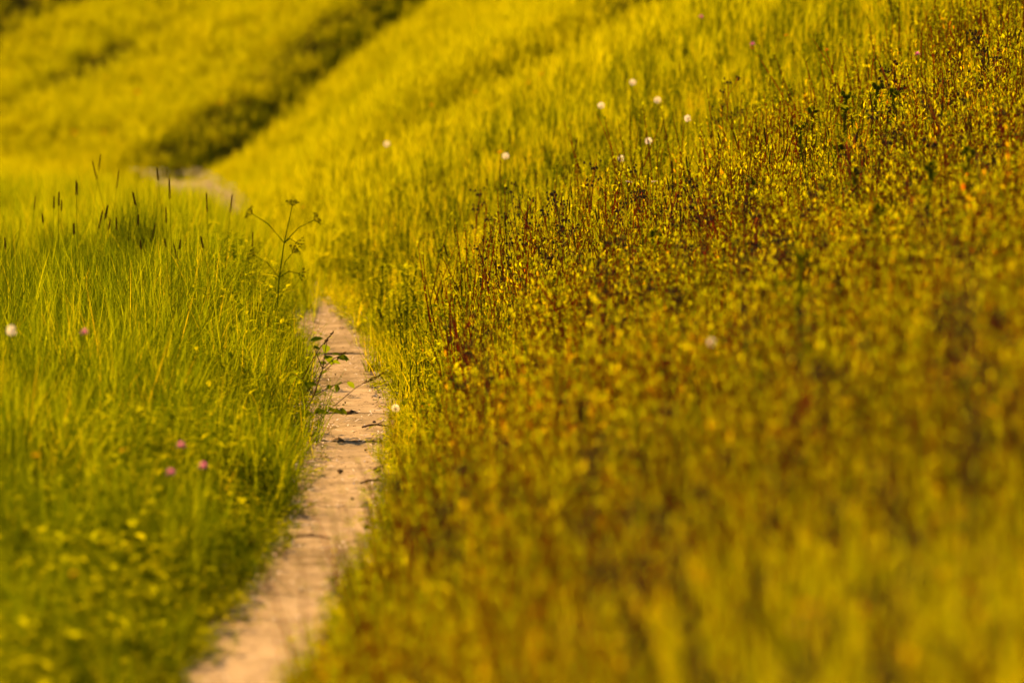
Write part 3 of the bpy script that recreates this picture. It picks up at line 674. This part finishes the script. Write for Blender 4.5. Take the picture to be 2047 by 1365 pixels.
# --- thick dock stalks close to the camera ---
def dock(x, y, h, label, lean):
    r = empty('dock_stalk', (x, y, g1(x, y)), label, 'weed', 'dark stalks in the foreground weeds'); p = stem_pts(h, lean, .02, 9, .012); mb = MB(); mb.tube(p, [.008, .008, .0075, .007, .0065, .006, .005, .0045, .0035, .002], 8)
    part('stem', mb, [M['dry']], r)
    for k in range(6):
        u = .3 + .68 * k / 6; j = min(int(u * 9), 8); q = p[j]; mb = MB(); a = k * 2.4; mb.leaf((0, 0, 0), (math.cos(a), math.sin(a), .4), (0, 0, 1), .11 * (1.2 - u * .6), .028, 0, RND.random(), .3, .6)
        part_me('leaf', mb.mesh('leaf', [M['weed']]), r, q)
    for k in range(4): part_me('seed_cluster', SC[k], r, p[9 - k] + Vector((0, 0, .01)), None, 1.5)
for a in [(1.066, 12.88, .80, 'thick dark stalk standing tallest in the blurred right foreground', -.03), (0.914, 11.6, .64, 'dark stalk below and left of the tallest foreground stalk', .03), (0.406, 11.5, .58, 'dark stalk low in the centre right foreground', -.09),
          (0.773, 15.66, .62, 'dark stalk at the middle of the right foreground beside reddish weeds', .02), (0.203, 14.74, .52, 'short dark stalk nearest the path in the foreground weeds', .02), (0.738, 17.42, .54, 'dark stalk behind the others beside the blurred thistle', -.02)]: dock(*a)

# --- leafy spikes at the bend of the path ---
def spike_plant(x, y, h, label):
    r = empty('leafy_spike', (x, y, g1(x, y)), label, 'weed', 'leafy spikes right of the path bend'); p = stem_pts(h, .02, 0, 8); mb = MB(); mb.tube(p, [.005 - .0004 * i for i in range(9)], 6); part('stem', mb, [M['thistle']], r)
    for k in range(22):
        u = .12 + .86 * k / 22; j = min(int(u * 8), 7); a = k * 2.4; mb = MB(); mb.leaf((0, 0, 0), (math.cos(a) * .7, math.sin(a) * .7, .9), (0, 0, 1), .095 * (1.1 - u * .75), .016, 0, RND.random(), .3, .3)
        part_me('leaf', mb.mesh('leaf', [M['thistle']]), r, p[j].lerp(p[j + 1], u * 8 - j))
for a in [(-.703, 30.12, .46, 'dark leafy spike right of the path bend, the broadest of three'), (-.566, 29.86, .36, 'slim dark spike right of the path bend, middle of three'), (-.522, 29.48, .37, 'slim dark spike right of the path bend, right of three')]: spike_plant(*a)

# --- umbellifer and leafy shoot at the left edge of the path ---
def umbellifer():
    x, y = -1.16, 27.8; r = empty('umbellifer', (x, y, g1(x, y)), 'spindly umbellifer with open green yellow umbels above the left path edge', 'umbellifer')
    st = [Vector(q) for q in ((0, 0, -.03), (.005, 0, .22), (.02, 0, .45), (.045, 0, .62), (.085, 0, .80))]; mb = MB(); mb.tube(st, [.0042, .004, .0036, .003, .002], 7); tips = [(st[-1], (.15, 0, 1))]
    for f, e in ((st[3], (-.11, .02, .76)), (st[3], (.19, 0, .73)), (st[2], (-.10, -.02, .56)), (st[2], (.115, -.01, .47)), (st[3], (.10, .03, .62)), (st[2], (.085, .02, .57))):
        e = Vector(e); m_ = f.lerp(e, .5) + Vector((0, 0, .02)); mb.tube([f, m_, e], [.003, .0025, .0017], 5); tips.append((e, e - m_))
    part('stem', mb, [M['green_stem']], r)
    for t, d in tips:
        q = Vector((0, 0, 1)).rotation_difference(Vector(d).normalized()); mb = MB()
        for k in range(13):
            a = k * 2.4; rr = .010 + .028 * math.sqrt(k / 13); e = q @ Vector((math.cos(a) * rr, math.sin(a) * rr, .032 - rr * .35)); mb.tube([(0, 0, 0), e], [.0014, .0011], 3, 0, .5, False)
            for j in range(4): mb.blob(e + Vector((RND.gauss(0, .003), RND.gauss(0, .003), RND.gauss(0, .002))), 0.0036, 0.0036, 0.003, 0, .5, 5, 3)
        part_me('umbel', mb.mesh('umbel', [M['umbel']]), r, t)
    for b, d, L in ((st[3], (1, -.1, -.05), .10), (st[2], (-.8, -.3, .3), .11), (st[1], (.8, -.3, .4), .13)):
        mb = MB(); mb.leaf((0, 0, 0), d, (0, 0, 1), L, L * .33, 0, .8, .2, .2); part_me('leaf', mb.mesh('leaf', [M['herb']]), r, b)
umbellifer()
mb = MB(); mb.leaf((0, 0, 0), (1, 0, 0), (0, 0, 1), 0.062, 0.038, 0, .3, .18, .25); SL = mb.mesh('leaf', [M['shoot_leaf']], True)
def shoot():
    x, y = -0.98, 24.9; r = empty('leafy_shoot', (x, y, g1(x, y)), 'young woody shoot with broad rounded leaves leaning over the left path edge', 'shrub shoot')
    main = [Vector(q) for q in ((0, 0, -.03), (.05, -.02, .07), (.11, -.04, .17), (.15, -.05, .29), (.17, -.05, .42))]; mb = MB(); mb.tube(main, [.0042, .0038, .0033, .0026, .0015], 6); tw = [main]
    for j, e in ((1, (.24, -.06, .12)), (2, (.27, -.08, .24)), (2, (.02, -.06, .28)), (3, (.25, -.06, .36)), (1, (.14, -.09, .10)), (3, (.09, -.05, .42))):
        e = Vector(e); t = [main[j], main[j].lerp(e, .5) + Vector((0, 0, .012)), e]; mb.tube(t, [.0024, .002, .0012], 5); tw.append(t)
    part('stem', mb, [M['bark']], r)
    for t in tw:
        for k in range(5 if t is not main else 8):
            u = .3 + .7 * (k + .5) / (5 if t is not main else 8); n = len(t) - 1; j = min(int(u * n), n - 1); q = t[j].lerp(t[j + 1], u * n - j)
            part_me('leaf', SL, r, q, (RND.uniform(-.9, .9), RND.uniform(-.5, .7), RND.uniform(-1.6, 1.6) + (3.14 if k % 2 else 0)), RND.uniform(.65, 1.25))
shoot()

# --- single grass stalks with seed heads ---
def grass_stalk(pts, label, group=None, dense=14):
    x, y = pts[0][:2]; r = empty('grass_stalk', (x, y, g1(x, y)), label, 'grass stalk', group); o = Vector((x, y, g1(x, y))); p = [Vector(q) - o for q in pts]; mb = MB()
    mb.tube(p, [.0022, .0020, .0018, .0015, .001][:len(p)], 5); part('stem', mb, [M['spike']], r); mb = MB(); a, b = p[-2], p[-1]
    for k in range(dense):
        q = a.lerp(b, .3 + .75 * k / dense); d = (b - a).normalized(); mb.blob(q + Vector((RND.gauss(0, .003), RND.gauss(0, .003), RND.gauss(0, .003))), .0028, .0028, .008, 0, RND.random(), 5, 4, d + Vector((RND.gauss(0, .3), RND.gauss(0, .3), RND.gauss(0, .3))))
    part('seed_head', mb, [M['spike']], r)
grass_stalk([(-.96, 24.7, 0), (-.86, 24.6, .08), (-.76, 24.5, .17), (-.67, 24.45, .25), (-.56, 24.4, .31)], 'long bent grass stalk reaching across the path from its left edge')
grass_stalk([(-1.02, 26.2, .02), (-.94, 26.1, .2), (-.88, 26.0, .30), (-.82, 26.0, .37)], 'short grass stalk with brown seed head over the path, upper of two')
grass_stalk([(-1.0, 25.9, .02), (-.90, 25.8, .16), (-.84, 25.8, .22), (-.76, 25.75, .30)], 'short grass stalk with brown seed head over the path, lower of two')
grass_stalk([(-.055, 30.0, g1(-.055, 30)), (-.06, 30, .6), (-.06, 30, .8), (-.063, 30, .98)], 'tall thin lone grass stem beside the small dandelion clock at mid slope')
def spike_proto(h, hl):
    r = bpy.data.objects.new('grass_spike', None); COL.objects.link(r); r.empty_display_size = .05
    p = stem_pts(h, RND.uniform(-.12, .12), RND.uniform(-.05, .05), 6, .006); mb = MB(); mb.tube(p, [.0018, .0017, .0016, .0015, .0013, .0012, .001], 4); part('stem', mb, [M['green_stem']], r); mb = MB(); d = (p[-1] - p[-2]).normalized()
    for k in range(26):
        u = k / 26; a = k * 2.4; w_ = .0045 * (1 - .6 * u); q = p[-1] + d * (hl * u) + Vector((math.cos(a) * w_, math.sin(a) * w_, 0)); mb.blob(q, .002, .002, .0065, 0, RND.random(), 4, 3, d + Vector((math.cos(a) * .35, math.sin(a) * .35, 0)))
    part_me('seed_head', mb.mesh('seed_head', [M['spike']]), r, None)
    for k in range(3):
        mb = MB(); mb.blade((0, 0, .02), RND.uniform(0, 6.28), h * RND.uniform(.5, .75), .007, RND.uniform(.05, .3), RND.uniform(.3, .9), 5); part_me('leaf', mb.mesh('leaf', [M['tall']]), r)
    return r
SP = [spike_proto(h, l) for h, l in ((.66, .07), (.58, .06), (.72, .09), (.52, .05), (.62, .10))]
sp_l = free_spots(30, 22, 29.5, lambda x, y, s: -2.9 < s < -.45 and y > 26 + .8 * s, 9)
for i, (x, y) in enumerate(sp_l):
    o = SP[i] if i < 5 else copy_tree(SP[i % 5]); put(o, x, y, RND.uniform(0, 6.28), 'tall grass spike with dark seed head rising from the lush grass left of the path', 'grass spike', 'grass spikes left of the path', RND.uniform(.75, 1.05))
sp_r = free_spots(50, 25, 38, lambda x, y, s: s > .6 and x > (y - 33) * .12, 10)
for i, (x, y) in enumerate(sp_r):
    o = copy_tree(SP[i % 5]); put(o, x, y, RND.uniform(0, 6.28), 'thin grass spike with brown seed head in the meadow on the upper bank', 'grass spike', 'grass spikes on the bank', RND.uniform(.62, .85))

# --- tussocks ---
def tussock(x, y, h, n, label, mat='tall', rad=.07, lean=.2, bend=.5, wmax=.008, heads=.12):
    r = empty('grass_tussock', (x, y, g1(x, y)), label, 'grass tussock'); me = fine_tuft([M[mat], M['spike']], n, rad, h * .5, h, .004, wmax, lean, bend, heads); part_me('blades', me, r)
    mb = MB(); mb.blob((0, 0, 0), rad * .8, rad * .8, .03, 0, .3, 8, 4, None, .2); part('root_clump', mb, [M['straw']], r)
tussock(-2.07, 31, .56, 240, 'dark dense grass tussock standing tallest in the left grass', 'dark_grass', .14, .2, .4, .007, 0)
tussock(-2.70, 30.2, .50, 180, 'dark grass tussock at the left edge of the photo', 'dark_grass', .13, .25, .5, .007, 0)
tussock(-2.40, 30.4, .44, 150, 'dark grass tussock between the left edge and the tallest tussock', 'dark_grass', .12, .25, .5, .007, 0)
tussock(-1.42, 29.2, .42, 150, 'dark grass tussock on the crest left of the umbellifer', 'dark_grass', .11, .25, .5, .006, 0)
for x, y, h, lb in [(-.45, 26.7, .22, 'low spreading grass tussock at the right path edge behind the dandelion clock'), (-.47, 23.6, .16, 'small grass tussock at the right path edge below the dandelion clock'), (-.58, 29.5, .24, 'grass tussock at the right path edge below the leafy spikes')]:
    tussock(x, y, h, 130, lb, 'tall', .11, .75, .9, .006, 0)
tussock(-.87, 24.45, .09, 40, 'small grass sprig growing from the slab joint at the left path edge', 'tall', .06, .6, .6, .005, 0)
tussock(-.75, 24.46, .05, 26, 'tiny grass sprig in the middle of the slab joint near the joint edge sprig', 'tall', .05, .7, .6, .004, 0)
tussock(-.735, 25.8, .04, 22, 'tiny dark moss sprig in the slab joint beside the dandelion clock', 'dark_grass', .05, .7, .6, .004, 0)
tussock(-.60, 28.2, .26, 160, 'bushy grass tussock overhanging the right path edge at the narrow stretch', 'meadow', .13, .6, .9, .007, 0)
tussock(-.73, 30.8, .30, 170, 'dark leaning grass tussock at the inner bend of the path', 'tall', .15, .65, .9, .007, 0)

# --- stones and twigs on the path ---
def stone_mesh():
    mb = MB(); mb.blob((0, 0, 0), .5, .5, .32, 0, .5, 8, 5, None, .22); return mb.mesh('stone', [M['stone']], True)
SM = [stone_mesh() for _ in range(4)]
def stone(x, y, s, label, group='stones on the path'):
    o = link_obj('stone', SM[RND.randrange(4)]); o.location = (x, y, .018 + .22 * s); o.scale = (s, s, s); o.rotation_euler = (0, 0, RND.uniform(0, 6.28)); o['label'] = label; o['category'] = 'stone'; o['group'] = group
stone(-.70, 23.05, .026, 'dark flat stone in the middle of the path below the weedy slab joint'); stone(-.55, 23.1, .035, 'dark longish stone at the right side of the path'); stone(-.52, 22.3, .024, 'small dark stone by the right edge of the path nearest the camera'); stone(-.82, 20.6, .045, 'dark stone at the left edge of the path beside a shadow')
for x, y in [(-.62, 26.6), (-.75, 28.6), (-.60, 25.3), (-.80, 26.2), (-.64, 22.0), (-.62, 24.0), (-.70, 19.0), (-.86, 29.5)]:
    stone(x + RND.uniform(-.03, .03), y, RND.uniform(.010, .018), 'small pebble lying loose on the worn path slabs', 'small pebbles on the path')
def twig(x, y, L, rz, label):
    p = [Vector((L * u, .01 * math.sin(6 * u), .010 + .012 * math.sin(3 * u))) for u in (0, .25, .5, .75, 1)]; mb = MB(); mb.tube(p, [.004, .005, .0045, .004, .002], 6); mb.tube([p[2], p[2] + Vector((.03, .02, .015))], [.003, .0015], 5)
    o = link_obj('twig', mb.mesh('twig', [M['bark']], True)); o.location = (x, y, .025); o.rotation_euler = (0, 0, rz); o['label'] = label; o['category'] = 'twig'; o['group'] = 'twigs on the path'
twig(-.60, 22.45, .12, .25, 'dark twig sticking out of the weeds at the right edge of the path'); twig(-.66, 24.9, .13, -.1, 'thin dark twig lying across the right side of the path'); twig(-.82, 20.45, .17, .05, 'dark twig at the left edge of the foreground path')
